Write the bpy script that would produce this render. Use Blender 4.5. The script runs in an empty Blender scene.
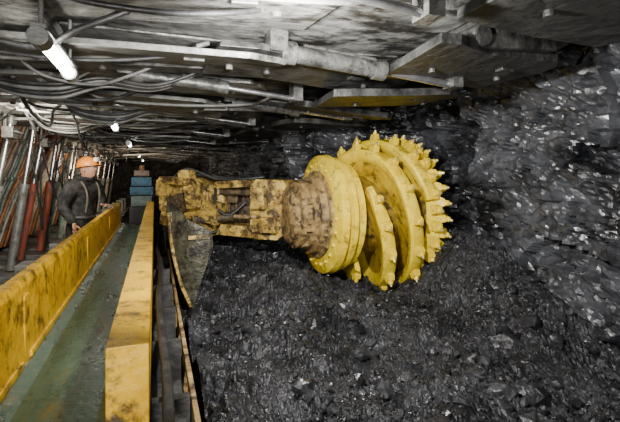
import bpy, bmesh, math, random
from mathutils import Vector, Matrix, noise
random.seed(11)
S=bpy.context.scene
COL=S.collection
# ------------------------------------------------------------ materials
def mat(name,c1,c2,scale=6.0,rough=(0.4,0.7),metal=0.0,bump=0.2,bscale=30.0,dirt=None,dirt_t=(0.5,0.62),dscale=3.0,spec=0.5,emit=None,stretch=None):
    m=bpy.data.materials.new(name); m.use_nodes=True
    nt=m.node_tree; N=nt.nodes; L=nt.links
    b=N["Principled BSDF"]
    tc=N.new("ShaderNodeTexCoord"); mp=N.new("ShaderNodeMapping")
    if stretch: mp.inputs["Scale"].default_value=stretch
    L.new(tc.outputs["Object"],mp.inputs["Vector"])
    n=N.new("ShaderNodeTexNoise"); n.inputs["Scale"].default_value=scale; n.inputs["Detail"].default_value=8; n.inputs["Roughness"].default_value=0.65
    L.new(mp.outputs[0],n.inputs["Vector"])
    r=N.new("ShaderNodeValToRGB"); r.color_ramp.elements[0].position=0.36; r.color_ramp.elements[1].position=0.64
    r.color_ramp.elements[0].color=(*c1,1); r.color_ramp.elements[1].color=(*c2,1)
    L.new(n.outputs["Fac"],r.inputs[0]); out=r.outputs[0]
    if dirt:
        n2=N.new("ShaderNodeTexNoise"); n2.inputs["Scale"].default_value=dscale; n2.inputs["Detail"].default_value=12; n2.inputs["Roughness"].default_value=0.75
        L.new(mp.outputs[0],n2.inputs["Vector"])
        r2=N.new("ShaderNodeValToRGB"); r2.color_ramp.elements[0].position=dirt_t[0]; r2.color_ramp.elements[1].position=dirt_t[1]
        r2.color_ramp.elements[0].color=(0,0,0,1); r2.color_ramp.elements[1].color=(1,1,1,1)
        L.new(n2.outputs["Fac"],r2.inputs[0])
        mx=N.new("ShaderNodeMixRGB"); L.new(r2.outputs[0],mx.inputs[0]); L.new(out,mx.inputs[1]); mx.inputs[2].default_value=(*dirt,1); out=mx.outputs[0]
    L.new(out,b.inputs["Base Color"])
    mr=N.new("ShaderNodeMapRange"); mr.inputs["To Min"].default_value=rough[0]; mr.inputs["To Max"].default_value=rough[1]
    mr.inputs["From Min"].default_value=.3; mr.inputs["From Max"].default_value=.7
    L.new(n.outputs["Fac"],mr.inputs["Value"]); L.new(mr.outputs[0],b.inputs["Roughness"])
    b.inputs["Metallic"].default_value=metal
    b.inputs["Specular IOR Level"].default_value=spec
    n3=N.new("ShaderNodeTexNoise"); n3.inputs["Scale"].default_value=bscale; n3.inputs["Detail"].default_value=6
    L.new(tc.outputs["Object"],n3.inputs["Vector"])
    bp=N.new("ShaderNodeBump"); bp.inputs["Strength"].default_value=bump; bp.inputs["Distance"].default_value=0.02
    L.new(n3.outputs["Fac"],bp.inputs["Height"])
    L.new(bp.outputs[0],b.inputs["Normal"])
    if emit:
        b.inputs["Emission Color"].default_value=(*emit[0],1); b.inputs["Emission Strength"].default_value=emit[1]
    return m
def coalmat(name,c1,c2,s1,s2,k1,k2,rough,spec,stretch=(1,1,1),big=None,rot=(0,0,0),bns=2.0,tone=.4):
    """fractured rock: every voronoi cell is a facet with its own normal and tone"""
    m=bpy.data.materials.new(name); m.use_nodes=True
    nt=m.node_tree; N=nt.nodes; L=nt.links; b=N["Principled BSDF"]
    tc=N.new("ShaderNodeTexCoord"); mp=N.new("ShaderNodeMapping"); mp.inputs["Scale"].default_value=stretch; mp.inputs["Rotation"].default_value=rot
    L.new(tc.outputs["Object"],mp.inputs["Vector"])
    nz=N.new("ShaderNodeTexNoise"); nz.inputs["Scale"].default_value=s1*0.5; nz.inputs["Detail"].default_value=4; L.new(mp.outputs[0],nz.inputs["Vector"])
    sc=N.new("ShaderNodeVectorMath"); sc.operation='SCALE'; sc.inputs["Scale"].default_value=1.0/s1; L.new(nz.outputs["Color"],sc.inputs[0])
    ad=N.new("ShaderNodeVectorMath"); ad.operation='ADD'; L.new(mp.outputs[0],ad.inputs[0]); L.new(sc.outputs[0],ad.inputs[1])
    geo=N.new("ShaderNodeNewGeometry"); cur=geo.outputs["Normal"]; tones=[]
    for s,k in ((s1,k1),(s2,k2)):
        v=N.new("ShaderNodeTexVoronoi"); v.inputs["Scale"].default_value=s; L.new(ad.outputs[0],v.inputs["Vector"])
        sb=N.new("ShaderNodeVectorMath"); sb.operation='SUBTRACT'; L.new(v.outputs["Color"],sb.inputs[0]); sb.inputs[1].default_value=(.5,.5,.5)
        s_=N.new("ShaderNodeVectorMath"); s_.operation='SCALE'; s_.inputs["Scale"].default_value=k; L.new(sb.outputs[0],s_.inputs[0])
        a=N.new("ShaderNodeVectorMath"); a.operation='ADD'; L.new(cur,a.inputs[0]); L.new(s_.outputs[0],a.inputs[1]); cur=a.outputs[0]
        tones.append(v.outputs["Color"])
    nm=N.new("ShaderNodeVectorMath"); nm.operation='NORMALIZE'; L.new(cur,nm.inputs[0])
    fine=N.new("ShaderNodeTexNoise"); fine.inputs["Scale"].default_value=s2*1.5; fine.inputs["Detail"].default_value=5; L.new(tc.outputs["Object"],fine.inputs["Vector"])
    bp=N.new("ShaderNodeBump"); bp.inputs["Strength"].default_value=.3; bp.inputs["Distance"].default_value=.01
    L.new(fine.outputs["Fac"],bp.inputs["Height"]); L.new(nm.outputs[0],bp.inputs["Normal"]); L.new(bp.outputs[0],b.inputs["Normal"])
    sx=N.new("ShaderNodeSeparateXYZ"); L.new(tones[1],sx.inputs[0])
    bn=N.new("ShaderNodeTexNoise"); bn.inputs["Scale"].default_value=bns; bn.inputs["Detail"].default_value=8; L.new(mp.outputs[0],bn.inputs["Vector"])
    mth=N.new("ShaderNodeMath"); mth.operation='MULTIPLY_ADD'; L.new(sx.outputs[0],mth.inputs[0]); mth.inputs[1].default_value=tone
    sh=N.new("ShaderNodeMath"); sh.operation='MULTIPLY_ADD'; L.new(bn.outputs["Fac"],sh.inputs[0]); sh.inputs[1].default_value=2.4; sh.inputs[2].default_value=-.9
    L.new(sh.outputs[0],mth.inputs[2])
    r=N.new("ShaderNodeValToRGB"); r.color_ramp.elements[0].position=.15; r.color_ramp.elements[1].position=.95
    r.color_ramp.elements[0].color=(*c1,1); r.color_ramp.elements[1].color=(*c2,1); L.new(mth.outputs[0],r.inputs[0]); L.new(r.outputs[0],b.inputs["Base Color"])
    sy=N.new("ShaderNodeSeparateXYZ"); L.new(tones[0],sy.inputs[0])
    mr=N.new("ShaderNodeMapRange"); mr.inputs["To Min"].default_value=rough[0]; mr.inputs["To Max"].default_value=rough[1]; L.new(sy.outputs[1],mr.inputs["Value"]); L.new(mr.outputs[0],b.inputs["Roughness"])
    b.inputs["Specular IOR Level"].default_value=spec
    return m
M={}
M['yel']=mat('yellow_paint',(0.57,0.30,0.003),(0.84,0.50,0.010),5,(0.22,0.5),0,0.3,30,(0.07,0.04,0.01),(0.5,0.62),9)
M['yelarm']=mat('worn_yellow_paint',(0.36,0.22,0.04),(0.74,0.52,0.13),7,(0.3,0.6),0,0.6,26,(0.07,0.043,0.02),(0.45,0.56),10)
M['yeldrum']=mat('bright_yellow_paint',(0.76,0.51,0.010),(0.95,0.74,0.06),5,(0.16,0.36),0,0.25,26,(0.24,0.15,0.02),(0.53,0.66),9)
M['yelbar']=mat('shaded_grimy_yellow_barrel',(0.12,0.075,0.008),(0.28,0.18,0.015),7,(0.35,0.55),0,0.4,30,(0.025,0.017,0.008),(0.46,0.59),9)  # grime plus painted-in shade for the gaps between the vanes
M['yelside']=mat('shaded_smeared_yellow_side',(0.36,0.22,0.01),(0.62,0.42,0.02),6,(0.25,0.5),0,0.3,30,(0.07,0.045,0.01),(0.48,0.62),8)  # darker copy of the drum yellow: gap shade and grime in the color
M['tip']=mat('pick_steel',(0.5,0.38,0.12),(0.7,0.56,0.2),9,(0.25,0.45),0.4,0.2,40)
M['hub']=mat('rusty_steel',(0.22,0.14,0.055),(0.44,0.30,0.12),9,(0.4,0.65),0,0.7,22,(0.05,0.032,0.018),(0.47,0.59),11)
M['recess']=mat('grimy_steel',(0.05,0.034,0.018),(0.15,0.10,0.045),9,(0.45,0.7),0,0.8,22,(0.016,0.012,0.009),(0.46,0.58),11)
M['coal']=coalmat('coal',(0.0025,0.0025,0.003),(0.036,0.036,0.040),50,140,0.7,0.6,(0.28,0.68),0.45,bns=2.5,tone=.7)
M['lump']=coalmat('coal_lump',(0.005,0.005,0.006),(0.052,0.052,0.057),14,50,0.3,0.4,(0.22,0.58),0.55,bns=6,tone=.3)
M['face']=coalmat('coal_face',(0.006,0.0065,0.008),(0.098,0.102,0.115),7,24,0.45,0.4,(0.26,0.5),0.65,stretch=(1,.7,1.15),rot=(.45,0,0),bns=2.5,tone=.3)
M['rock']=coalmat('roof_rock',(0.010,0.009,0.008),(0.06,0.053,0.047),7,24,0.6,0.6,(0.5,0.8),0.4)
M['steel']=mat('roof_steel',(0.10,0.10,0.094),(0.33,0.33,0.31),4,(0.32,0.58),0.25,0.7,12,(0.022,0.020,0.018),(0.45,0.57),3.5,stretch=(0.6,1.6,1))
M['steeld']=mat('dark_steel',(0.018,0.018,0.018),(0.085,0.085,0.08),5,(0.35,0.65),0.3,0.5,18,(0.012,0.011,0.010),(0.5,0.65),4)
M['steelm']=mat('gray_steel',(0.14,0.145,0.14),(0.28,0.29,0.28),5,(0.3,0.6),0.4,0.3,25,(0.04,0.035,0.03),(0.48,0.62),5)
M['ram']=mat('grimy_ram_steel',(0.05,0.05,0.048),(0.16,0.16,0.15),5,(0.3,0.55),0.4,0.4,25,(0.02,0.018,0.016),(0.46,0.6),7)
M['chrome']=mat('chrome_rod',(0.35,0.35,0.35),(0.6,0.6,0.6),6,(0.2,0.35),0.9,0.05,30)
M['red']=mat('red_paint',(0.26,0.05,0.025),(0.42,0.10,0.05),6,(0.4,0.7),0,0.2,30,(0.08,0.05,0.04),(0.47,0.62),6)
M['orange']=mat('orange_paint',(0.42,0.15,0.05),(0.58,0.26,0.10),6,(0.4,0.7),0,0.2,30,(0.10,0.07,0.05),(0.47,0.62),6)
M['cream']=mat('gray_white_paint',(0.46,0.44,0.38),(0.66,0.64,0.56),6,(0.4,0.7),0,0.2,30,(0.13,0.12,0.10),(0.48,0.62),6)
M['teal']=mat('gray_green_paint',(0.13,0.19,0.16),(0.27,0.35,0.30),6,(0.4,0.7),0,0.2,30,(0.05,0.05,0.045),(0.48,0.63),7)
M['plate']=mat('grimy_plate',(0.045,0.045,0.032),(0.14,0.13,0.075),7,(0.25,0.55),0.2,0.5,24,(0.012,0.011,0.009),(0.44,0.58),8)
M['brown']=mat('brown_paint',(0.15,0.095,0.06),(0.27,0.18,0.12),6,(0.4,0.7),0,0.2,30,(0.05,0.04,0.03),(0.5,0.66),5)
M['blue']=mat('blue_paint',(0.012,0.08,0.15),(0.03,0.17,0.27),6,(0.4,0.7),0,0.2,30,(0.02,0.025,0.025),(0.5,0.65),7)
M['belt']=mat('wet_green_belt',(0.022,0.052,0.028),(0.070,0.115,0.065),3,(0.18,0.4),0.1,0.25,24,(0.14,0.095,0.006),(0.52,0.66),2.5,stretch=(2.5,0.6,1))
M['rubber']=mat('black_rubber',(0.012,0.012,0.012),(0.04,0.04,0.04),8,(0.35,0.6),0,0.2,40)
M['rubberg']=mat('dusty_gray_hose',(0.08,0.08,0.077),(0.17,0.17,0.16),8,(0.35,0.6),0,0.2,40)
M['skin']=mat('skin',(0.27,0.135,0.085),(0.38,0.20,0.135),8,(0.45,0.6),0,0.1,40,(0.06,0.04,0.03),(0.5,0.66),14)
M['cloth']=mat('dusty_workwear',(0.010,0.011,0.013),(0.042,0.042,0.042),14,(0.85,0.95),0,0.9,18,(0.01,0.01,0.01),(0.46,0.62),9,spec=.2)
M['strap']=mat('dusty_strap',(0.05,0.045,0.035),(0.10,0.09,0.07),14,(0.7,0.9),0,0.3,30)
M['helmet']=mat('orange_helmet',(0.55,0.16,0.015),(0.70,0.25,0.03),5,(0.25,0.4),0,0.05,30,(0.12,0.05,0.02),(0.57,0.72),14)
M['boot']=mat('boot_rubber',(0.015,0.015,0.015),(0.04,0.04,0.04),8,(0.4,0.6),0,0.2,40)
M['white']=mat('lamp_glow',(0.9,0.9,0.9),(1,1,1),5,(0.4,0.5),0,0,30,emit=((1.0,0.97,0.88),48))
M['lamp']=mat('cap_lamp_lens',(0.8,0.8,0.7),(0.9,0.9,0.8),5,(0.2,0.3),0,0,30)
M['eye']=mat('eye_white',(0.6,0.58,0.55),(0.7,0.68,0.65),5,(0.2,0.3),0,0,30)

# ------------------------------------------------------------ helpers
def wl(o):
    v=Vector((0,0,0))
    while o is not None:
        v+=Vector(o.location); o=o.parent
    return v
def empty(name,loc,label,cat,group=None):
    e=bpy.data.objects.new(name,None); e.empty_display_size=0.1; e.location=loc; COL.objects.link(e)
    e["label"]=label; e["category"]=cat
    if group: e["group"]=group
    return e
def put(bm,name,mats,parent=None,smooth=False,bevel=0,label=None,cat=None,kind=None,group=None,autos=None):
    if not isinstance(mats,(list,tuple)): mats=[mats]
    bmesh.ops.recalc_face_normals(bm,faces=bm.faces[:])
    vs=[v.co for v in bm.verts]
    mn=Vector([min(v[i] for v in vs) for i in range(3)]); mx=Vector([max(v[i] for v in vs) for i in range(3)])
    c=(mn+mx)/2
    if parent is None: c.z=mn.z
    bmesh.ops.translate(bm,verts=bm.verts[:],vec=-c)
    me=bpy.data.meshes.new(name); bm.to_mesh(me); bm.free()
    for m in mats: me.materials.append(M[m])
    if smooth:
        for p in me.polygons: p.use_smooth=True
        if autos:
            try: me.set_sharp_from_angle(angle=math.radians(autos))
            except Exception: pass
    o=bpy.data.objects.new(name,me); COL.objects.link(o)
    if parent is not None:
        o.parent=parent; o.location=c-wl(parent)
    else: o.location=c
    if bevel:
        md=o.modifiers.new('bevel','BEVEL'); md.width=bevel; md.segments=2; md.limit_method='ANGLE'
    if label: o["label"]=label
    if cat: o["category"]=cat
    if kind: o["kind"]=kind
    if group: o["group"]=group
    return o
def abox(bm,c,s,R=None,mi=0):
    g=bmesh.ops.create_cube(bm,size=1.0)
    T=Matrix.Translation(Vector(c)) @ ((R.to_4x4()) if R is not None else Matrix.Identity(4)) @ Matrix.Diagonal((s[0],s[1],s[2],1))
    bmesh.ops.transform(bm,matrix=T,verts=g['verts'])
    fs=set(f for v in g['verts'] for f in v.link_faces)
    for f in fs: f.material_index=mi
def acyl(bm,p0,p1,r0,r1=None,n=20,mi=0):
    if r1 is None: r1=r0
    p0=Vector(p0); p1=Vector(p1); d=p1-p0
    g=bmesh.ops.create_cone(bm,cap_ends=True,segments=n,radius1=r0,radius2=r1,depth=d.length)
    q=Vector((0,0,1)).rotation_difference(d.normalized()).to_matrix().to_4x4()
    bmesh.ops.transform(bm,matrix=Matrix.Translation((p0+p1)/2)@q,verts=g['verts'])
    for f in set(f for v in g['verts'] for f in v.link_faces): f.material_index=mi
def aprism(bm,pts,fa,fb,mi=0):
    A=[bm.verts.new(fa(p)) for p in pts]; B=[bm.verts.new(fb(p)) for p in pts]
    n=len(pts); F=[bm.faces.new(A),bm.faces.new(B[::-1])]
    for i in range(n): F.append(bm.faces.new((A[i],B[i],B[(i+1)%n],A[(i+1)%n])))
    for f in F: f.material_index=mi
def alathe(bm,prof,cy,cz,n=64,mi=0):
    rings=[]
    for (x,r) in prof:
        rings.append([bm.verts.new((x,cy+r*math.cos(2*math.pi*i/n),cz+r*math.sin(2*math.pi*i/n))) for i in range(n)])
    for a,b in zip(rings[:-1],rings[1:]):
        for i in range(n):
            f=bm.faces.new((a[i],a[(i+1)%n],b[(i+1)%n],b[i])); f.material_index=mi
    bm.faces.new(rings[0]).material_index=mi; bm.faces.new(rings[-1][::-1]).material_index=mi
def cat(p,n=8):
    P=[Vector(q) for q in p]; P=[2*P[0]-P[1]]+P+[2*P[-1]-P[-2]]; out=[]
    for i in range(1,len(P)-2):
        for k in range(n):
            t=k/n; a,b,c,d=P[i-1],P[i],P[i+1],P[i+2]
            out.append(0.5*((2*b)+(c-a)*t+(2*a-5*b+4*c-d)*t*t+(3*b-a-3*c+d)*t**3))
    out.append(P[-2]); return out
def atube(bm,pts,r,n=8,mi=0,sm=True):
    P=cat(pts) if sm else [Vector(p) for p in pts]
    rings=[]; up=Vector((0.13,0.21,1)).normalized()
    for i,p in enumerate(P):
        t=(P[min(i+1,len(P)-1)]-P[max(i-1,0)]).normalized()
        a=t.cross(up)
        if a.length<1e-3: a=t.cross(Vector((1,0,0)))
        a.normalize(); b=t.cross(a)
        rings.append([bm.verts.new(p+r*(a*math.cos(2*math.pi*k/n)+b*math.sin(2*math.pi*k/n))) for k in range(n)])
    for a,b in zip(rings[:-1],rings[1:]):
        for k in range(n): bm.faces.new((a[k],a[(k+1)%n],b[(k+1)%n],b[k])).material_index=mi
    bm.faces.new(rings[0]).material_index=mi; bm.faces.new(rings[-1][::-1]).material_index=mi
def sm(x,a,b):
    t=max(0,min(1,(x-a)/(b-a))); return t*t*(3-2*t)
def facet(p,sc,amp,seed=0.0):
    q=Vector(p)*sc+Vector((seed,seed*1.7,seed*.3))
    d,pt=noise.voronoi(q)
    c=pt[0]; h=noise.cell_vector(c*3.1+Vector((11,5,3)))*2-Vector((1,1,1))
    return amp*(h.x*0.5+ (q-c).dot(h)*0.9)
def fr(p,sc,amp): return amp*noise.fractal(Vector(p)*sc,1.0,2.0,5)

# ------------------------------------------------------------ camera
cam=bpy.data.cameras.new("camera"); co=bpy.data.objects.new("camera",cam); COL.objects.link(co)
cam.lens=24; cam.sensor_width=36; cam.shift_y=-36/620; cam.clip_start=0.05
co.location=(0,0,1.5); co.rotation_euler=(math.radians(90),0,-math.radians(20.57)); S.camera=co

# ------------------------------------------------------------ setting
def gridmesh(name,nu,nv,f,m,**k):
    bm=bmesh.new(); V=[[bm.verts.new(f(i/nu,j/nv)) for j in range(nv+1)] for i in range(nu+1)]
    for i in range(nu):
        for j in range(nv): bm.faces.new((V[i][j],V[i+1][j],V[i+1][j+1],V[i][j+1]))
    return put(bm,name,m,**k)
path=[(2.70,-1.5),(2.68,3.02),(3.05,3.12),(3.05,4.2),(2.62,4.5),(1.85,4.72),(1.75,5.2),(1.75,20)]
cuts=[0,.50,.545,.62,.66,.72,.76,1.0]
def pathpt(s):
    for a,b,p,q in zip(cuts[:-1],cuts[1:],path[:-1],path[1:]):
        if s<=b+1e-9:
            t=(s-a)/(b-a); return (p[0]+(q[0]-p[0])*t,p[1]+(q[1]-p[1])*t)
    return path[-1]
def facef(u,v):
    x,y=pathpt(u); z=-0.05+2.55*v
    p=Vector((x*0.5,y,z)); q=Vector((x*.5,y*.8+z*.35,z*1.3-y*.3))
    nx=1.0 if (y<4.3 or y>4.8) else 0.5
    d=fr(p,0.7,0.06)+facet(q,1.5,0.13)+facet(q,3.6,0.07,3)+facet(q,8,0.028,9)+facet(q,18,0.010,5)
    d-=0.16*sm(z,1.9,2.35)
    return Vector((x+d*nx,y+(d*0.6 if nx<1 else 0),z))
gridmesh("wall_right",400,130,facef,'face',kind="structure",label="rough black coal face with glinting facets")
def ceilf(u,v):
    x=-2.8+5.9*u; y=-1.5+21.5*(v**1.5)
    z=2.44-0.12*sm(x,1.9,2.4)
    p=Vector((x,y,0))
    return Vector((x,y,z+abs(fr(p,1.5,0.03))*-0.5+facet(p,2.5,0.03)+0.01))
gridmesh("ceiling",110,220,ceilf,'rock',kind="structure",label="broken dark rock roof of the mine")
def flf(u,v):
    x=-2.8+6*u; y=-1.5+21.5*v; p=Vector((x,y,0)); return Vector((x,y,-0.02+min(0.0,fr(p,2,0.03))))
gridmesh("floor",60,200,flf,'coal',kind="structure",label="dusty dark mine floor")
def lwf(u,v):
    y=-1.5+21.5*u; z=-.05+2.55*v; p=Vector((0,y,z)); return Vector((-2.75+fr(p,1,0.06)+facet(p,2,0.06),y,z))
gridmesh("wall_left",200,40,lwf,'rock',kind="structure",label="dark rock behind the roof supports")
def bwf(u,v):
    x=-2.8+6*u; z=-.05+2.55*v; p=Vector((x,0,z)); return Vector((x,19.9+facet(p,2,0.1),z))
gridmesh("wall_back",40,20,bwf,'rock',kind="structure",label="dark end of the mine gallery")

# coal pile
def pileh(x,y):
    h=0.36+0.10*sm(y,1.5,3.5)+0.32*sm(y,3.8,4.8)
    h+=(0.05+0.44*sm(y,1.5,3.0))*sm(x,2.0,2.65)
    h+=0.12*sm(x,0.5,0.15)*sm(y,4,2)
    h-=0.08*math.exp(-((x-.35)**2/0.15+(y-3.4)**2/0.4))
    h+=0.24*math.exp(-((x-1.15)**2/0.12+(y-3.4)**2/0.22))+0.13*math.exp(-((x-2.3)**2/0.08+(y-2.9)**2/0.10))-0.09*math.exp(-((x-1.5)**2/0.1+(y-2.2)**2/0.2))
    h+=0.12*math.exp(-((x-.8)**2/0.15+(y-3.9)**2/0.15))+.10*math.exp(-((x-.8)**2/0.10+(y-2.4)**2/0.10))+.07*math.exp(-((x-1.7)**2/0.06+(y-1.7)**2/0.06))
    return h
def pilez(x,y):
    p=Vector((x,y,0))
    return pileh(x,y)+fr(p,1.3,0.10)+facet(p,3.2,0.05,2)+facet(p,8,0.030,4)+facet(p,20,0.018,8)
def pilef(u,v):
    x=0.19+2.45*u; y=-0.8+9.0*(v**1.35); z=pilez(x,y)
    if y>4.5: x=min(x,0.19+(1.65-0.19)*u/0.9)
    if v<=0 or v>=1 or u<=0: z=-0.02
    return Vector((x,y,z))
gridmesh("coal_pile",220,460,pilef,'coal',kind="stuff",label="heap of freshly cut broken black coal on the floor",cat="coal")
bm=bmesh.new()
ico=bmesh.new(); bmesh.ops.create_icosphere(ico,subdivisions=1,radius=1); IV=[v.co.copy() for v in ico.verts]; IF=[[v.index for v in f.verts] for f in ico.faces]; ico.free()
cnt=0
while cnt<14000:
    y=0.7+5.3*random.random()**1.3
    x=random.uniform(0.22,2.58 if y<4.3 else 1.6)
    dn=noise.noise(Vector((x*1.6,y*1.6,3)))
    if random.random()>.55+dn*1.3: continue
    cnt+=1
    s=0.0045+0.018*random.random()**4+((0.018+0.045*random.random()**2) if random.random()<0.03 else 0)
    z=pilez(x,y)
    R=Matrix.Rotation(random.random()*6.28,3,'Z')@Matrix.Rotation(random.random()*3,3,'X')
    sc=Vector((s*random.uniform(.7,1.5),s*random.uniform(.6,1.2),s*random.uniform(.35,.9)))
    c=Vector((x,y,z+s*.2)); vv=[]
    for q in IV:
        k=1+random.uniform(-.35,.3); vv.append(bm.verts.new(c+R@Vector((q.x*sc.x*k,q.y*sc.y*k,q.z*sc.z*k))))
    for f in IF: bm.faces.new([vv[a] for a in f])
put(bm,"coal_rubble",'lump',kind="stuff",label="loose angular lumps of black coal scattered over the heap",cat="coal")

# ------------------------------------------------------------ conveyor
cv=empty("armored_conveyor",(-0.2,4,0),"long conveyor with yellow side boards and green-gray trough","conveyor")
bm=bmesh.new(); abox(bm,(-.30,4.0,.33),(.62,7.6,.62)); put(bm,"trough_frame",'steeld',cv)
bm=bmesh.new()
pr=[(-.50,.72),(-.44,.70),(-.18,.69),(-.125,.71),(-.125,.66),(-.50,.66)]
aprism(bm,pr,lambda p:(p[0],.3,p[1]),lambda p:(p[0],7.4,p[1]))
put(bm,"trough_deck",'belt',cv,label="wet green-gray trough deck")
bm=bmesh.new()
pr=[(-.585,1.03),(-.575,1.06),(-.53,1.06),(-.515,1.03),(-.50,.72),(-.50,.62),(-.585,.62)]
for k in range(4):
    y0=.3+k*1.72
    aprism(bm,pr,lambda p:(p[0],y0,p[1]),lambda p:(p[0],y0+1.716,p[1]))
    for j in range(3): abox(bm,(-.60,y0+.3+j*.55,.82),(.05,.04,.40))
    abox(bm,(-.508,y0+.03,.86),(.012,.07,.28)); abox(bm,(-.502,y0+.86,.735),(.02,1.6,.03))
put(bm,"side_board",'yel',cv,bevel=.005,label="tall yellow steel side board")
bm=bmesh.new()
for k in range(4):
    y0=1.17+k*1.56
    abox(bm,(-.066,y0+.77,.92),(.104,1.556,.28))
    for j in range(3): acyl(bm,(-.122,y0+.3+j*.5,.9),(-.116,y0+.3+j*.5,.9),.02,n=10)
put(bm,"side_beam",'yel',cv,bevel=.012,label="yellow box-section side beam")
bm=bmesh.new(); abox(bm,(-.066,4.2,.70),(.10,6.2,.16)); 
for k in range(14): abox(bm,(.05,.95+k*.5,.66),(.12,.035,.2))
abox(bm,(.05,4.1,.56),(.13,6.4,.05)); put(bm,"beam_bracket",'steeld',cv)
bm=bmesh.new()
abox(bm,(.135,2.9,.66),(.02,3.9,.04))
for k in range(8): abox(bm,(.135,1.05+k*.5,.55),(.022,.06,.22))
put(bm,"guide_rail",'hub',cv,bevel=.004,label="thin worn yellow-brown guide rail")
bm=bmesh.new()
atube(bm,[(.03+.01*math.sin(i*1.7),1.0+i*.5,.80+.015*math.cos(i*2.3)) for i in range(12)],.018)
put(bm,"trailing_cable",'rubber',cv,smooth=True)
cb=empty("control_box_stack",(-.22,7.9,0),"stack of blue and teal machine control boxes with a lamp","control box")
bm=bmesh.new(); abox(bm,(-.22,8.02,.47),(.40,.4,.94)); put(bm,"stand",'steeld',cb,bevel=.01)
zz=.94
for i,(h,m,w) in enumerate([(.20,'teal',.34),(.16,'blue',.38),(.17,'blue',.33),(.12,'brown',.25)]):
    bm=bmesh.new(); abox(bm,(-.22,8.02,zz+h/2),(w,.34,h-.02)); abox(bm,(-.22,7.84,zz+h/2),(w*.8,.03,h*.6)); abox(bm,(-.22+w*.3,7.82,zz+h/2),(.03,.03,.05)); 
    put(bm,"box_module",m,cb,bevel=.004); zz+=h
bm=bmesh.new(); acyl(bm,(-.22,8.02,zz-.02),(-.22,8.02,zz+.08),.05,.04); put(bm,"warning_lamp",'orange',cb)

# ------------------------------------------------------------ coal cutting machine
sh=empty("coal_cutting_machine",(0.7,4.6,0.3),"yellow longwall coal cutting machine with a toothed spiral drum","mining machine")
O=Vector((.15,4.7,0)); ex=Vector((1.15,-.85,0)).normalized(); ey=Vector((-ex.y,ex.x,0))
if ey.y<0: ey=-ey
Ra=Matrix((ex,ey,Vector((0,0,1)))).transposed()
def A(a,b,z): return O+ex*a+ey*b+Vector((0,0,z))
bm=bmesh.new()
pr=[(-.02,1.33),(.05,1.44),(.36,1.47),(.50,1.42),(.68,1.39),(.74,1.26),(.70,1.06),(.60,.90),(.36,.86),(.16,1.00),(-.02,1.14)]
aprism(bm,pr,lambda p:A(p[0],-.18,p[1]),lambda p:A(p[0],.35,p[1]))
put(bm,"arm_housing",'yelarm',sh,bevel=.03,label="scuffed yellow ranging arm housing")
bm=bmesh.new()
pr2=[(.10,1.33),(.42,1.40),(.60,1.34),(.60,1.14),(.46,1.05),(.2,1.08),(.10,1.2)]
aprism(bm,pr2,lambda p:A(p[0],-.25,p[1]),lambda p:A(p[0],-.17,p[1]))
for a,z in [(.14,1.30),(.25,1.34),(.42,1.36),(.56,1.30),(.56,1.17),(.44,1.09),(.24,1.12),(.14,1.21)]:
    acyl(bm,A(a,-.27,z),A(a,-.24,z),.018,n=8)
put(bm,"cover_plate",'yelarm',sh,bevel=.008)
bm=bmesh.new()
def lug(a,b,z,sa,sb,sz,rot=0.0):
    R=Ra@Matrix.Rotation(rot,3,'Y')
    c=A(a,b,z); k=.72
    low=[(-.5,-.5*k,-.5),(.5,-.5*k,-.5),(.5,.5,-.5),(-.5,.5,-.5)]; top=[(-.5*k,-.5,.5),(.5*k,-.5,.5),(.5*k,.5,.5),(-.5*k,.5,.5)]
    V=[bm.verts.new(c+R@Vector((p[0]*sa,p[1]*sb,p[2]*sz))) for p in low+top]
    for f in [(3,2,1,0),(4,5,6,7),(0,1,5,4),(1,2,6,5),(2,3,7,6),(3,0,4,7)]: bm.faces.new([V[i] for i in f])
lug(.32,-.28,1.44,.46,.24,.07,.06); lug(.16,-.30,1.37,.13,.2,.16,.1); lug(.50,-.32,1.29,.14,.2,.22,-.15)
lug(.66,-.27,1.14,.2,.2,.20,.25); lug(.46,-.28,.95,.36,.22,.14,-.12); lug(.20,-.28,1.10,.14,.18,.2,.2)
lug(.90,-.16,.96,.44,.2,.11,.05); lug(.84,-.14,1.41,.44,.2,.07,-.06); lug(.36,-.24,1.50,.16,.12,.10)
for a,b,z in [(.2,-.41,1.44),(.44,-.41,1.43),(.50,-.43,1.24),(.50,-.43,1.34),(.66,-.38,1.08),(.66,-.38,1.2),(.36,-.40,.94),(.56,-.40,.96)]:
    acyl(bm,A(a,b,z),A(a,b+.04,z),.016,n=8)
put(bm,"arm_lug",'yelarm',sh,bevel=.012)
bm=bmesh.new()
acyl(bm,A(.32,-.32,1.22),A(.32,-.2,1.22),.10,n=28); acyl(bm,A(.32,-.37,1.22),A(.32,-.28,1.22),.05,n=20)
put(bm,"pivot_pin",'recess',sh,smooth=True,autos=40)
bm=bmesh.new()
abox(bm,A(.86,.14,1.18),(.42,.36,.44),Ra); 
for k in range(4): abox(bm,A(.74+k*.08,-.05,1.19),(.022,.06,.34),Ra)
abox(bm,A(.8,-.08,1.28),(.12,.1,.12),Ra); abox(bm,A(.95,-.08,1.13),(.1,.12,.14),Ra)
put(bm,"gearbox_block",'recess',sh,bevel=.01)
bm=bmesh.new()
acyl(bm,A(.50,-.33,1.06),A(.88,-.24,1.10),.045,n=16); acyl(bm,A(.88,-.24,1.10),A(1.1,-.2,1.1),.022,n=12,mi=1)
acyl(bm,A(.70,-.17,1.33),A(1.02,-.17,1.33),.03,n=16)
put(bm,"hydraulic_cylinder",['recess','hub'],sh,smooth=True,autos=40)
bm=bmesh.new()
pr=[(1.02,1.38),(1.08,1.46),(1.36,1.45),(1.44,1.3),(1.44,1.0),(1.30,.88),(1.06,.88),(1.02,1.0)]
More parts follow.
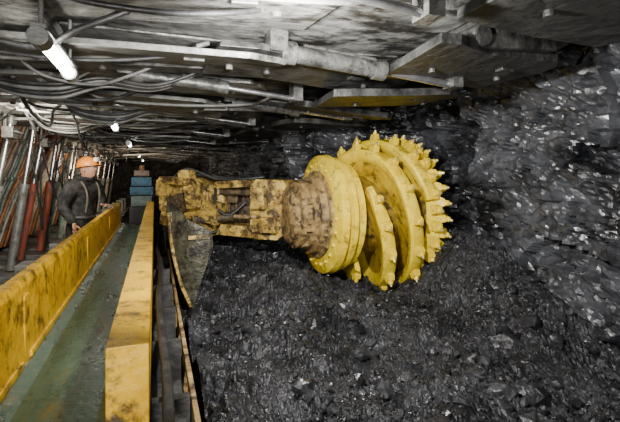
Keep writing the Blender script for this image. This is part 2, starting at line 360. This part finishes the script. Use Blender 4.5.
aprism(bm,pr,lambda p:A(p[0],-.19,p[1]),lambda p:A(p[0],.3,p[1]))
lug(1.14,-.23,1.28,.14,.14,.2); lug(1.2,-.23,1.03,.24,.14,.14)
for z in (1.0,1.12,1.24,1.36): acyl(bm,A(1.06,-.22,z),A(1.06,-.18,z),.016,n=8); acyl(bm,A(1.32,-.22,z),A(1.32,-.18,z),.016,n=8)
put(bm,"arm_end_block",'yelarm',sh,bevel=.03)
DY,DZ=3.66,1.13
bm=bmesh.new()
alathe(bm,[(1.12,.12),(1.12,.20),(1.15,.26),(1.19,.26),(1.20,.31),(1.24,.31),(1.25,.28),(1.29,.28),(1.30,.32),(1.34,.32),(1.35,.36),(1.41,.37),(1.42,.41),(1.47,.41)],DY,DZ,n=40)
for k in range(8):
    a=2*math.pi*k/8+.3; abox(bm,(1.27,DY+.29*math.cos(a),DZ+.29*math.sin(a)),(.06,.06,.06),Matrix.Rotation(a,3,'X'))
put(bm,"drive_hub",'hub',sh,smooth=True,autos=30,label="rusty yellow-brown ribbed drive hub")
bm=bmesh.new()
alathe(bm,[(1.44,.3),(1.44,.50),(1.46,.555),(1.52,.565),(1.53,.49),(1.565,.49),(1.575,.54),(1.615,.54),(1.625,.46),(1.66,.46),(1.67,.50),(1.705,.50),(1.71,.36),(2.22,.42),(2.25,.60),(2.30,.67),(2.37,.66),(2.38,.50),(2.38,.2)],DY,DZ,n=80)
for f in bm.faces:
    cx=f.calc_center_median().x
    if 1.71<cx<2.24: f.material_index=1  # barrel between the vanes gets the shade-darkened yellow
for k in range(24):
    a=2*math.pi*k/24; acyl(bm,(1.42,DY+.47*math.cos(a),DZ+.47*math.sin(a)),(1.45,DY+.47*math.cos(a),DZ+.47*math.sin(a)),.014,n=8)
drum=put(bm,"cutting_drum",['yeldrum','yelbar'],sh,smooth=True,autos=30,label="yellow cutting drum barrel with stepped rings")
pickspots=[]
NV=4
for vi in range(NV):
    bm=bmesh.new(); n=64; rings=[]
    a0=math.radians(62+vi*360/NV); 
    for i in range(n+1):
        t=i/n; a=a0+t*math.radians(195)
        x=1.75+.52*t; ro=.575+.145*sm(t,0,.5); ri=.34; th=.054*(0.35+0.65*sm(t,0,.15))
        ca,sa=math.cos(a),math.sin(a)
        def q(x,r): return bm.verts.new((x,DY+r*ca,DZ+r*sa))
        rings.append([q(x-th*.3,ri),q(x-th*.4,ro-.12),q(x-th-.01,ro-.07),q(x-th-.015,ro-.02),q(x-th,ro),q(x+th*.3,ro+.008),q(x+th,ro-.01),q(x+th*.5,ri)])
        if i%7==4 and .04<t<.92: pickspots.append((x-th*.1,ro,a,-.05,.66))
    K=8
    for r0,r1 in zip(rings[:-1],rings[1:]):
        for k in range(K):
            f=bm.faces.new((r0[k],r1[k],r1[(k+1)%K],r0[(k+1)%K]))
            if k in (0,6,7): f.material_index=1  # vane sides darkened in color, outer edges stay bright
    bm.faces.new(rings[0]); bm.faces.new(rings[-1][::-1])
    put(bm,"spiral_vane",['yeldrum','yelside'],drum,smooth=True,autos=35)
for k in range(32): pickspots.append((2.345,.655,2*math.pi*k/32,0.8,.76))
for k in range(30): pickspots.append((2.28,.68,2*math.pi*(k+.5)/30,0.1,.70))
bm=bmesh.new()
pr=[(-.06,-.03),(.06,-.03),(.06,.035),(.045,.09),(-.03,.08),(-.06,.03)]
aprism(bm,pr,lambda p:(p[0],-.046,p[1]),lambda p:(p[0],.046,p[1]))
acyl(bm,(.008,0,.06),(.025,0,.115),.036,.030,n=10); acyl(bm,(.025,0,.115),(.036,0,.15),.024,.014,n=10,mi=1)
pme=bpy.data.meshes.new("pick"); bm.to_mesh(pme); bm.free(); pme.materials.append(M['yeldrum']); pme.materials.append(M['tip'])
dw=wl(drum)
for (x,r,a,tilt,s) in pickspots:
    o=bpy.data.objects.new("cutting_pick",pme); COL.objects.link(o); o.parent=drum
    rad=Vector((0,math.cos(a),math.sin(a))); ax=Vector((1,0,0)); rad2=(rad+ax*tilt).normalized()
    tan=Vector((0,-math.sin(a),math.cos(a))); yy=rad2.cross(tan).normalized()
    R=Matrix((tan,yy,rad2)).transposed().to_4x4()
    o.matrix_local=Matrix.Translation(Vector((x,DY+r*math.cos(a),DZ+r*math.sin(a)))-dw)@R@Matrix.Scale(s,4)
print("PICKS",len(pickspots))
# curved deflector plate under the arm
bm=bmesh.new()
outl=[(.09,1.30),(.16,1.27),(.24,1.14),(.43,1.05),(.45,.92),(.39,.76),(.33,.58),(.285,.40),(.22,.50),(.16,.76),(.11,.95),(.09,1.10)]
rows=[]
for z_ in [1.30-.9*i/18 for i in range(19)]:
    xs=[]
    for (x0,z0),(x1,z1) in zip(outl,outl[1:]+outl[:1]):
        if (z0-z_)*(z1-z_)<=0 and z0!=z1: xs.append(x0+(x1-x0)*(z_-z0)/(z1-z0))
    xl,xr=(min(xs),max(xs)) if len(xs)>1 else (.28,.29)
    rows.append([(xl+(xr-xl)*j/6,z_) for j in range(7)])
def dy(x): return 3.50-.35*(x-.1)+.9*(x-.27)**2*2
F=[[bm.verts.new((x,dy(x),z_)) for x,z_ in r] for r in rows]; B=[[bm.verts.new((x,dy(x)+.03,z_)) for x,z_ in r] for r in rows]
for G,fl in ((F,0),(B,1)):
    for i in range(18):
        for j in range(6):
            q4=(G[i][j],G[i+1][j],G[i+1][j+1],G[i][j+1]); bm.faces.new(q4 if not fl else q4[::-1])
ring=[(i,0) for i in range(19)]+[(18,j) for j in range(1,7)]+[(i,6) for i in range(17,-1,-1)]+[(0,j) for j in range(5,0,-1)]
for (i,j),(i2,j2) in zip(ring,ring[1:]+ring[:1]): bm.faces.new((F[i][j],B[i][j],B[i2][j2],F[i2][j2]))
put(bm,"deflector_plate",'plate',sh,smooth=True,autos=30,label="grimy dark curved deflector plate")
bm=bmesh.new()
atube(bm,[(.10,3.47,1.2),(.13,3.46,.92),(.19,3.44,.65),(.27,3.42,.45)],.014)
abox(bm,(.16,4.0,1.16),(.1,.95,.08)); abox(bm,(.33,3.42,1.0),(.16,.03,.03))
put(bm,"deflector_bracket",'yelarm',sh)
bm=bmesh.new()
abox(bm,(.62,6.9,.98),(.95,3.2,.66)); abox(bm,(.5,5.6,1.28),(.6,.8,.14)); abox(bm,(.55,7,1.36),(.5,1.4,.16))
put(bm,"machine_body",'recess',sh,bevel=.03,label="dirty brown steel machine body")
bm=bmesh.new(); abox(bm,(.5,6.2,.55),(.6,1.6,.3)); abox(bm,(.35,4.95,.85),(.4,.6,.6)); put(bm,"machine_skid",'steeld',sh,bevel=.02)
for pts,r in [([A(.1,-.1,1.46),A(.3,-.12,1.56),A(.6,-.05,1.46),A(.9,-.05,1.46),A(1.1,.0,1.48)],.016),([A(.0,0,1.46),A(.3,.05,1.50),A(.7,.05,1.46),A(1.0,.1,1.46)],.02),
              ([A(.66,-.2,1.38),A(.72,-.3,1.2),A(.85,-.28,1.12),A(1.0,-.2,1.25)],.014),([A(.1,-.24,1.02),A(.25,-.3,.9),A(.5,-.3,.88),A(.75,-.2,.98)],.014)]:
    bm=bmesh.new(); atube(bm,pts,r); put(bm,"machine_hose",'rubber',sh,smooth=True)

# ------------------------------------------------------------ roof supports
LAB="hydraulic roof support with steel canopy beams and painted props"
W=1.5
def jag(sx,sy):
    r=random.uniform
    return [(-.5*sx,-.5*sy+r(0,.1)*sy),(-.5*sx+r(.1,.2),-.5*sy),(.0+r(-.2,.1)*sx,-.5*sy+r(-.05,.12)*sy),(.5*sx-r(.05,.35),-.5*sy+r(-.06,.08)*sy),(.5*sx-r(0,.1),-.5*sy+r(.1,.2)*sy),(.5*sx,-.5*sy+r(.25,.5)*sy),(.5*sx-r(0,.12),.5*sy),(0+r(-.2,.2)*sx,.5*sy-r(0,.15)*sy),(-.5*sx+r(.02,.15),.5*sy+r(-.15,.05)*sy)]
def mksupport():
    e=empty("roof_support",(-1.7,0.75,0),LAB,"roof support","hydraulic roof supports along the gallery")
    parts=[]
    for ci,c in enumerate((.37,1.12)):
        bm=bmesh.new()
        pr=[(-2.05,2.37),(1.45,2.37),(1.45,2.27),(.9,2.24),(-1.6,2.23),(-2.05,2.26)]
        aprism(bm,pr,lambda p:(p[0],c-.36,p[1]),lambda p:(p[0],c+.36,p[1]))
        abox(bm,(.2,c,2.235),(.35,.2,.03))
        parts.append(put(bm,"canopy_beam",'steel',e,bevel=.008))
        bm=bmesh.new()
        pr=[(1.46,2.37),(2.0,2.36),(2.22,2.32),(2.2,2.28),(1.95,2.16),(1.46,2.12)]
        aprism(bm,pr,lambda p:(p[0],c-.33,p[1]),lambda p:(p[0],c+.33,p[1]))
        acyl(bm,(1.46,c-.34,2.18),(1.46,c+.34,2.18),.06,n=12)
        parts.append(put(bm,"canopy_tip",'steeld',e,bevel=.012))
        bm=bmesh.new()
        dx=0 if ci==0 else -.75; dr=1 if ci==0 else .8
        p0=Vector((.62+dx,c+.15,2.14)); p1=Vector((1.20+dx,c+.15,2.10)); p2=Vector((1.66+dx,c+.15,2.06))
        acyl(bm,p0,p1,.046*dr,n=18); acyl(bm,p1,p2,.022*dr,n=12,mi=1); acyl(bm,p0-Vector((.03,0,0)),p0+Vector((.05,0,0)),.06*dr,n=18); acyl(bm,p1-Vector((.07,0,-.005)),p1,.057*dr,n=18)
        abox(bm,(.57+dx,c+.15,2.19),(.09,.12,.12)); abox(bm,(1.68+dx,c+.15,2.12),(.07,.10,.16))
        acyl(bm,p0+Vector((.1,0,.05)),p1+Vector((-.05,0,.06)),.009,n=8)
        parts.append(put(bm,"canopy_ram",['ram','chrome'],e,smooth=True,autos=40))
        bm=bmesh.new()
        b0=Vector((-1.78-.1*ci,c+.1,.25)); b1=Vector((-1.52-.05*ci,c+.1,2.2)); m=b0.lerp(b1,.58)
        acyl(bm,b0,m,.055,n=20); acyl(bm,b0.lerp(b1,.55),m,.068,n=20); acyl(bm,m,b1,.034,n=20,mi=1); acyl(bm,b0.lerp(b1,.95),b1,.06,n=20)
        parts.append(put(bm,"hydraulic_leg",['red','chrome'],e,smooth=True,autos=40))
    for i in range(5):
        c=.15+i*.30
        bm=bmesh.new()
        P0=[(-1.72,2.24),(-1.80,2.0),(-1.93,1.6),(-2.10,1.2),(-2.22,.8),(-2.35,.3)]
        pr=P0+[(x-.08,z) for x,z in P0[::-1]]
        aprism(bm,pr,lambda p:(p[0],c-.105,p[1]),lambda p:(p[0],c+.105,p[1]))
        for (xa,za),(xb,zb) in zip(P0[:-1],P0[1:]):
            acyl(bm,(xa+.01,c,za),(xb+.01,c,zb),.022,n=8)
        abox(bm,(-1.99,c,1.45),(.05,.21,.05)); abox(bm,(-1.80,c,1.98),(.05,.21,.05))
        parts.append(put(bm,"shield_plate",'cream',e,bevel=.006))
    bm=bmesh.new()
    for c in (.37,1.12):
        aprism(bm,[(-2.5,0),(-1.1,0),(-1.02,.08),(-1.3,.2),(-2.5,.26)],lambda p:(p[0],c-.22,p[1]),lambda p:(p[0],c+.22,p[1]))
    abox(bm,(-1.9,.75,.12),(.5,.5,.14)); abox(bm,(-1.25,.75,.3),(.25,.3,.5)); abox(bm,(-1.2,.4,.25),(.2,.2,.4))
    parts.append(put(bm,"base_pontoon",'steelm',e,bevel=.01))
    for (x,y,z,s) in [(-1.1,.40,2.18,(1.3,.60,.03)),(-.8,1.1,2.16,(1.2,.55,.03)),(-.2,.72,2.14,(1.5,.6,.03)),(.35,1.2,2.16,(1.4,.55,.03)),(.85,.80,2.14,(1.3,.5,.035)),(1.5,.35,2.11,(1.0,.6,.05)),(1.6,1.1,2.09,(1.0,.65,.05)),(.0,.1,2.17,(1.3,.5,.03))]:
        bm=bmesh.new(); pr=jag(s[0],s[1])
        k=random.uniform(-.08,.08)
        aprism(bm,pr,lambda p:(x+p[0],y+p[1],z+k*p[1]/s[1]),lambda p:(x+p[0]+.01,y+p[1],z+s[2]+k*p[1]/s[1]))
        abox(bm,(x-s[0]*.3,y,z+.04),(.04,.04,.08)); abox(bm,(x+s[0]*.2,y-s[1]*.15,z-.008),(.10,.05,.02)); acyl(bm,(x+s[0]*.32,y+.05,z-.02),(x+s[0]*.32,y+.05,z+.01),.02,n=8); acyl(bm,(x-s[0]*.22,y+.05,z-.02),(x-s[0]*.22,y+.05,z+.01),.02,n=8)
        o=put(bm,"shield_flap",'steel' if x<.3 else 'steeld',e,bevel=.004); parts.append(o)
    bm=bmesh.new()
    abox(bm,(-1.45,.75,1.95),(.10,.26,.12))
    for k in range(5): acyl(bm,(-1.40,.65+k*.05,1.96),(-1.36,.65+k*.05,1.96),.014,n=8); 
    abox(bm,(-1.5,.75,2.12),(.03,.05,.3))
    parts.append(put(bm,"valve_block",'ram',e,bevel=.005))
    return e,parts
proto,parts=mksupport()
cols=['cream','red','teal','orange','brown','teal','cream','steelm','cream','orange','teal']
ys=[-1.5+W*k for k in range(14)]
def dup(k,y0):
    if k==0: e2,ps=proto,parts
    else:
        e2=proto.copy(); COL.objects.link(e2); ps=[]
        for p in parts:
            q=p.copy(); COL.objects.link(q); q.parent=e2; ps.append(q)
    e2.location.y=y0+.75
    if k: e2.rotation_euler=(random.uniform(-.015,.015),random.uniform(-.006,.008),0); 
    j=0
    for q in ps:
        nm=q.name.split('.')[0]
        if nm=='shield_flap':
            q.rotation_euler=(random.uniform(-.16,.16),random.uniform(-.07,.07),random.uniform(-.2,.2)); q.location.x+=random.uniform(-.15,.15); q.location.z+=random.uniform(-.05,.01)
        if nm=='shield_plate':
            q.rotation_euler=(random.uniform(-.06,.06),random.uniform(-.02,.02),0)
            q.material_slots[0].link='OBJECT'; q.material_slots[0].material=M[cols[(k*5+j*3)%11]]; j+=1
        if nm=='hydraulic_leg':
            q.material_slots[0].link='OBJECT'; q.material_slots[0].material=M[['cream','steelm','red','teal'][(k+j)%4]]; j+=1
for k,y0 in enumerate(ys): 
    if k: dup(k,y0)
dup(0,ys[0])

# ------------------------------------------------------------ hoses
def hose(pts,r,m,lab,grp="hydraulic hoses under the roof"):
    bm=bmesh.new(); atube(bm,pts,r)
    for a,b in ((0,1),(-1,-2)):
        p=Vector(pts[a]); d=(Vector(pts[b])-p).normalized(); acyl(bm,p-d*.02,p+d*.05,r*1.5,n=10,mi=1)
    put(bm,"hydraulic_hose",[m,'steelm'],None,smooth=True,autos=50,label=lab,cat="hose",group=grp)
R=random.uniform
for k in range(10):
    y0=1.5+k*1.0+R(-.1,.1)
    for j in range(4):
        x0=R(-1.5,-.4); x1=x0+R(.7,1.7); y=y0-.35+j*.22+R(-.04,.04); z=2.16; s=R(.05,.18)
        m=random.choice(['rubber','rubber','rubberg'])
        hose([(x0,y,z),(x0+.15,y+R(-.06,.06),z-s*.8),((x0+x1)/2,y+R(-.08,.08),z-s),(x1-.2,y+R(-.06,.06),z-s*.6),(x1,y+R(-.05,.05),z+.02)],R(.008,.014),m,
             "black rubber hydraulic hose hanging under the canopy" if m=='rubber' else "dusty gray hydraulic hose hanging under the canopy")
for (xc,yc) in ((-.45,2.75),(-.2,3.9),(-.7,5.0)):
    for j in range(4):
        o_=j*.035
        hose([(xc-.55,yc+o_,2.17),(xc-.4,yc+o_+.03,2.05-j*.015),(xc-.1,yc+o_-.02,2.02-j*.02),(xc+.15,yc+o_+.05,2.09-j*.01),(xc+.45,yc+o_*1.5,2.06),(xc+.75,yc+o_-.05,2.17)],.012,'rubberg' if j%2 else 'rubber',
             "hydraulic hose in a bundle looping across the canopy")
for k in range(9):
    for j in range(2):
        y=1.9+k*1.3+R(-.1,.1); x=-1.15+j*.3+R(-.08,.08)
        hose([(x,y,2.17),(x+.03,y+.3,2.05-R(0,.1)),(x+R(-.08,.08),y+.8,2.0-R(0,.12)),(x,y+1.2,2.08),(x,y+1.45,2.17)],R(.010,.015),'rubber',"black rubber hydraulic hose looped between roof supports")
for k in range(9):
    y=6.5+k*.75; x=-1.5+R(-.1,.1)
    hose([(x,y,1.9),(x+.08,y+.1,1.4),(x+.1+R(-.05,.1),y+.35,1.0-R(0,.3)),(x+.02,y+.6,1.3),(x,y+.75,1.75)],R(.009,.013),random.choice(['rubber','rubberg']),"thick hose drooping in a loop beside the support legs","hoses looped along the support legs")

# ------------------------------------------------------------ tube lights
e=empty("tube_light",(-.39,1.93,1.96),"lit fluorescent tube lamp hanging below the steel canopy","lamp","tube lamps along the roof")
lp=[]
bm=bmesh.new(); acyl(bm,(-.37,1.70,1.97),(-.37,2.16,1.97),.023,n=18); lp.append(put(bm,"glowing_tube",'white',e,smooth=True,autos=40))
bm=bmesh.new()
acyl(bm,(-.37,1.62,1.97),(-.37,1.70,1.97),.034,n=18); acyl(bm,(-.37,2.16,1.97),(-.37,2.23,1.97),.034,n=18)
abox(bm,(-.37,1.93,2.008),(.05,.6,.016)); lp.append(put(bm,"lamp_housing",'steelm',e,bevel=.003))
for y in (1.67,2.19):
    bm=bmesh.new(); acyl(bm,(-.37,y,2.0),(-.37,y,2.22),.008,n=8); lp.append(put(bm,"hanger",'steelm',e))
for dy_ in (2.4,5.0,9.0,12.5):
    e2=e.copy(); COL.objects.link(e2); e2.location.y+=dy_
    for p in lp:
        q=p.copy(); COL.objects.link(q); q.parent=e2

# ------------------------------------------------------------ miner
def skin(verts,edges,radii,sub=2):
    me=bpy.data.meshes.new("tmp"); me.from_pydata([tuple(v) for v in verts],edges,[]); o=bpy.data.objects.new("tmp",me); COL.objects.link(o)
    sk=o.modifiers.new('s','SKIN'); sk.use_smooth_shade=True
    for i,v in enumerate(me.skin_vertices[0].data):
        r=radii[i]; v.radius=(r,r) if not isinstance(r,tuple) else r; v.use_root=(i==0)
    ss=o.modifiers.new('ss','SUBSURF'); ss.levels=sub; ss.render_levels=sub
    dg=bpy.context.evaluated_depsgraph_get(); dg.update()
    res=bpy.data.meshes.new_from_object(o.evaluated_get(dg)); bpy.data.objects.remove(o); return res
C0=Vector((-.82,5.76,0)); Fv=Vector((.78,-.626,0)).normalized(); Lv=Vector((-Fv.y,Fv.x,0))
KZ=.945
def P(l,f,z): return C0+Lv*l+Fv*f+Vector((0,0,z*KZ))
mn=empty("person",tuple(C0),"miner in orange helmet and dark workwear standing behind the conveyor","person")
lh=Vector((-.58,5.88,1.105)); rh=P(-.25,.12,.98)
V=[P(0,-.05,.98),P(0,-.04,1.15),P(0,-.01,1.32),P(0,.01,1.46),P(0,.03,1.54),P(0,.05,1.60),
   P(.19,.0,1.45),P(.27,.0,1.20),lh+Vector((-.06,-.0,.03)),
   P(-.19,.0,1.45),P(-.27,-.05,1.19),rh,
   P(.10,-.05,.90),P(.12,.0,.50),P(.12,-.04,.10),P(.13,.11,.05),
   P(-.10,-.05,.90),P(-.12,.0,.50),P(-.12,-.04,.10),P(-.13,.11,.05)]
E=[(0,1),(1,2),(2,3),(3,4),(4,5),(3,6),(6,7),(7,8),(3,9),(9,10),(10,11),(0,12),(12,13),(13,14),(14,15),(0,16),(16,17),(17,18),(18,19)]
Rr=[(.155,.12),(.155,.13),(.18,.14),(.13,.11),.06,.055,.095,.07,.045,.095,.07,.045,.10,.075,.055,.05,.10,.075,.055,.05]
body=bmesh.new(); 
me=skin(V,E,Rr,3); body.from_mesh(me)
for v in body.verts:
    if .15<v.co.z<1.45: v.co+= (v.co-Vector((C0.x,C0.y,v.co.z))).normalized()*(.016*noise.noise(Vector((v.co.x*9,v.co.y*9,v.co.z*16)))+.010*noise.noise(Vector((v.co.x*20,v.co.y*20,v.co.z*34))))
for f in body.faces:
    c=f.calc_center_median(); f.smooth=True
    f.material_index=1 if c.z>1.545*KZ and (c-P(0,.03,1.6)).xy.length<.12 else (2 if c.z<.14 else 0)
hF=Vector((.88,-.45,.14)).normalized(); hL=Vector((-hF.y,hF.x,0)).normalized(); hU=hF.cross(hL).normalized()
if hU.z<0: hU=-hU
hc=P(0,.065,1.665)
hb=bmesh.new(); bmesh.ops.create_uvsphere(hb,u_segments=32,v_segments=24,radius=1)
for v in hb.verts:
    x,y,z=v.co
    w=.076*(1-.22*max(0,-z)); d=.098; hgt=.122
    X=x*w; Y=y*d; Z=z*hgt
    if y>0:
        g=lambda cx,cz,s: math.exp(-(((X-cx)/s)**2+((Z-cz)/s)**2))
        Y+= .026*math.exp(-((X/.013)**2+((Z+.018)/.024)**2)) + .008*math.exp(-((X/.03)**2+((Z+.058)/.009)**2)) +.012*g(0,-.092,.022)
        Y-= .012*(g(.030,.012,.016)+g(-.030,.012,.016)); Y-=.005*math.exp(-((X/.03)**2+((Z+.048)/.005)**2))
        Y+= .006*math.exp(-((Z-.035)/.012)**2)
    v.co=hc+hL*X+hF*Y+hU*Z
for s in (1,-1):
    g=bmesh.ops.create_uvsphere(hb,u_segments=12,v_segments=8,radius=1)
    for v in g['verts']: v.co=hc+hL*(s*.078+v.co.x*.012)+hF*(-.005+v.co.y*.02)+hU*(-.005+v.co.z*.034)
tm=bpy.data.meshes.new("t"); hb.to_mesh(tm); hb.free(); n0=len(body.faces); body.from_mesh(tm); body.faces.ensure_lookup_table()
for f in body.faces[n0:]: f.material_index=1; f.smooth=True
def hand(w,d,side,curl=Vector((0,0,-1))):
    up=-curl; out=[]
    vs=[w-d*.02,w+d*.04,w+d*.085]; m=skin(vs,[(0,1),(1,2)],[(.028,.02),(.036,.016),(.038,.014)],1); out.append(m)
    for i,(ln,off) in enumerate([(.072,.030),(.080,.010),(.075,-.010),(.058,-.029)]):
        b=w+d*.075+side*off
        vs=[b,b+d*ln*.5+up*.004,b+d*ln*.8-up*.018,b+d*ln*.85-up*.042]
        out.append(skin(vs,[(0,1),(1,2),(2,3)],[.0095,.009,.0085,.007],1))
    b=w+d*.02+side*.028
    out.append(skin([b,b+side*.03+d*.02-up*.005,b+side*.042+d*.05-up*.02],[(0,1),(1,2)],[.012,.011,.008],1))
    return out
for w,d,sd,cu in ((lh+Vector((-.06,0,.018)),Vector((1,0,-.10)).normalized(),Vector((0,-1,0)),Vector((0,0,-1))),(rh,Vector((.15,-.1,-.98)).normalized(),Fv,Lv)):
    for m in hand(w,d,sd,cu):
        n0=len(body.faces); body.from_mesh(m); body.faces.ensure_lookup_table()
        for f in body.faces[n0:]: f.material_index=1; f.smooth=True
put(body,"body",['cloth','skin','boot'],mn,smooth=True)
for s in (1,-1):
    bm=bmesh.new(); bmesh.ops.create_uvsphere(bm,u_segments=12,v_segments=8,radius=.011)
    bmesh.ops.translate(bm,verts=bm.verts[:],vec=hc+hL*(s*.03)+hF*.082+hU*.012); put(bm,"eye",'eye',mn,smooth=True)
bm=bmesh.new(); nn=32; rings=[]
for j in range(9):
    ph=j/8*math.pi/2*.97; rings.append([bm.verts.new(hc+hL*(.102*math.cos(ph)*math.cos(t))+hF*(-.005+.128*math.cos(ph)*math.sin(t))+hU*(.045+.115*math.sin(ph))) for t in [2*math.pi*i/nn for i in range(nn)]])
brim=[bm.verts.new(hc+hL*(.122*math.cos(t))+hF*(.005+(.175 if math.sin(t)>0 else .145)*math.sin(t))+hU*.032) for t in [2*math.pi*i/nn for i in range(nn)]]
brim2=[bm.verts.new(v.co-hU*.006) for v in brim]
inner=[bm.verts.new(v.co-hU*.012) for v in rings[0]]
for a,b in [(inner,brim2),(brim2,brim),(brim,rings[0])]+list(zip(rings[:-1],rings[1:])):
    for i in range(nn): bm.faces.new((a[i],a[(i+1)%nn],b[(i+1)%nn],b[i]))
bm.faces.new(rings[-1])
put(bm,"helmet",'helmet',mn,smooth=True,autos=50)
bm=bmesh.new(); acyl(bm,hc+hF*.105+hU*.1,hc+hF*.145+hU*.1,.028,n=16); put(bm,"cap_lamp",'lamp',mn,smooth=True,autos=40)
bm=bmesh.new()
atube(bm,[P(.15*math.cos(t),-.045+.13*math.sin(t),1.04) for t in [2*math.pi*i/12 for i in range(13)]],.022)
abox(bm,P(.12,-.16,1.02),(.09,.09,.12))
put(bm,"tool_belt",'boot',mn)
for s in (1,-1):
    bm=bmesh.new(); atube(bm,[P(s*.10,-.06,1.50),P(s*.11,.05,1.51),P(s*.10,.13,1.42),P(s*.09,.15,1.28),P(s*.09,.12,1.10)],.012); put(bm,"harness_strap",'strap',mn,smooth=True)
bm=bmesh.new(); atube(bm,[P(.09,.0,1.555),P(.06,.075,1.54),P(0,.10,1.53),P(-.06,.075,1.54),P(-.09,.0,1.555),P(-.05,-.06,1.57),P(.05,-.06,1.57),P(.09,.0,1.555)],.025); put(bm,"jacket_collar",'cloth',mn,smooth=True)

# ------------------------------------------------------------ lights
def area(name,loc,tgt,size,pw,col=(1,.97,.92)):
    l=bpy.data.lights.new(name,'AREA'); l.size=size; l.energy=pw; l.color=col
    o=bpy.data.objects.new(name,l); COL.objects.link(o); o.location=loc
    o.rotation_euler=(Vector(tgt)-Vector(loc)).to_track_quat('-Z','Y').to_euler(); return o
area("roof_fill",(-.2,-1.2,1.35),(-.3,4,2.3),.25,80)  # unseen fill added behind the camera to brighten the roof
area("face_light",(.35,1.25,1.95),(2.1,3.7,1.1),.10,100,(1,.98,.94))
area("gallery_fill",(-1.1,4.4,2.0),(-1.9,8,1.5),.3,62,(1,.90,.74))  # unseen warm fill added for the left corridor and supports
area("tunnel_fill",(-.6,8.6,1.4),(-.4,12,2.1),.3,45,(1,.78,.54))  # added warm fill, facing away past the boxes to light the tunnel roof
area("far_fill",(-.7,12.0,1.5),(-.6,16,1.8),.3,50,(1,.76,.52))  # another added warm fill, not a visible lamp, for the far roof
w=bpy.data.worlds.new("world"); S.world=w; w.use_nodes=True
w.node_tree.nodes["Background"].inputs[0].default_value=(.5,.55,.6,1); w.node_tree.nodes["Background"].inputs[1].default_value=.004
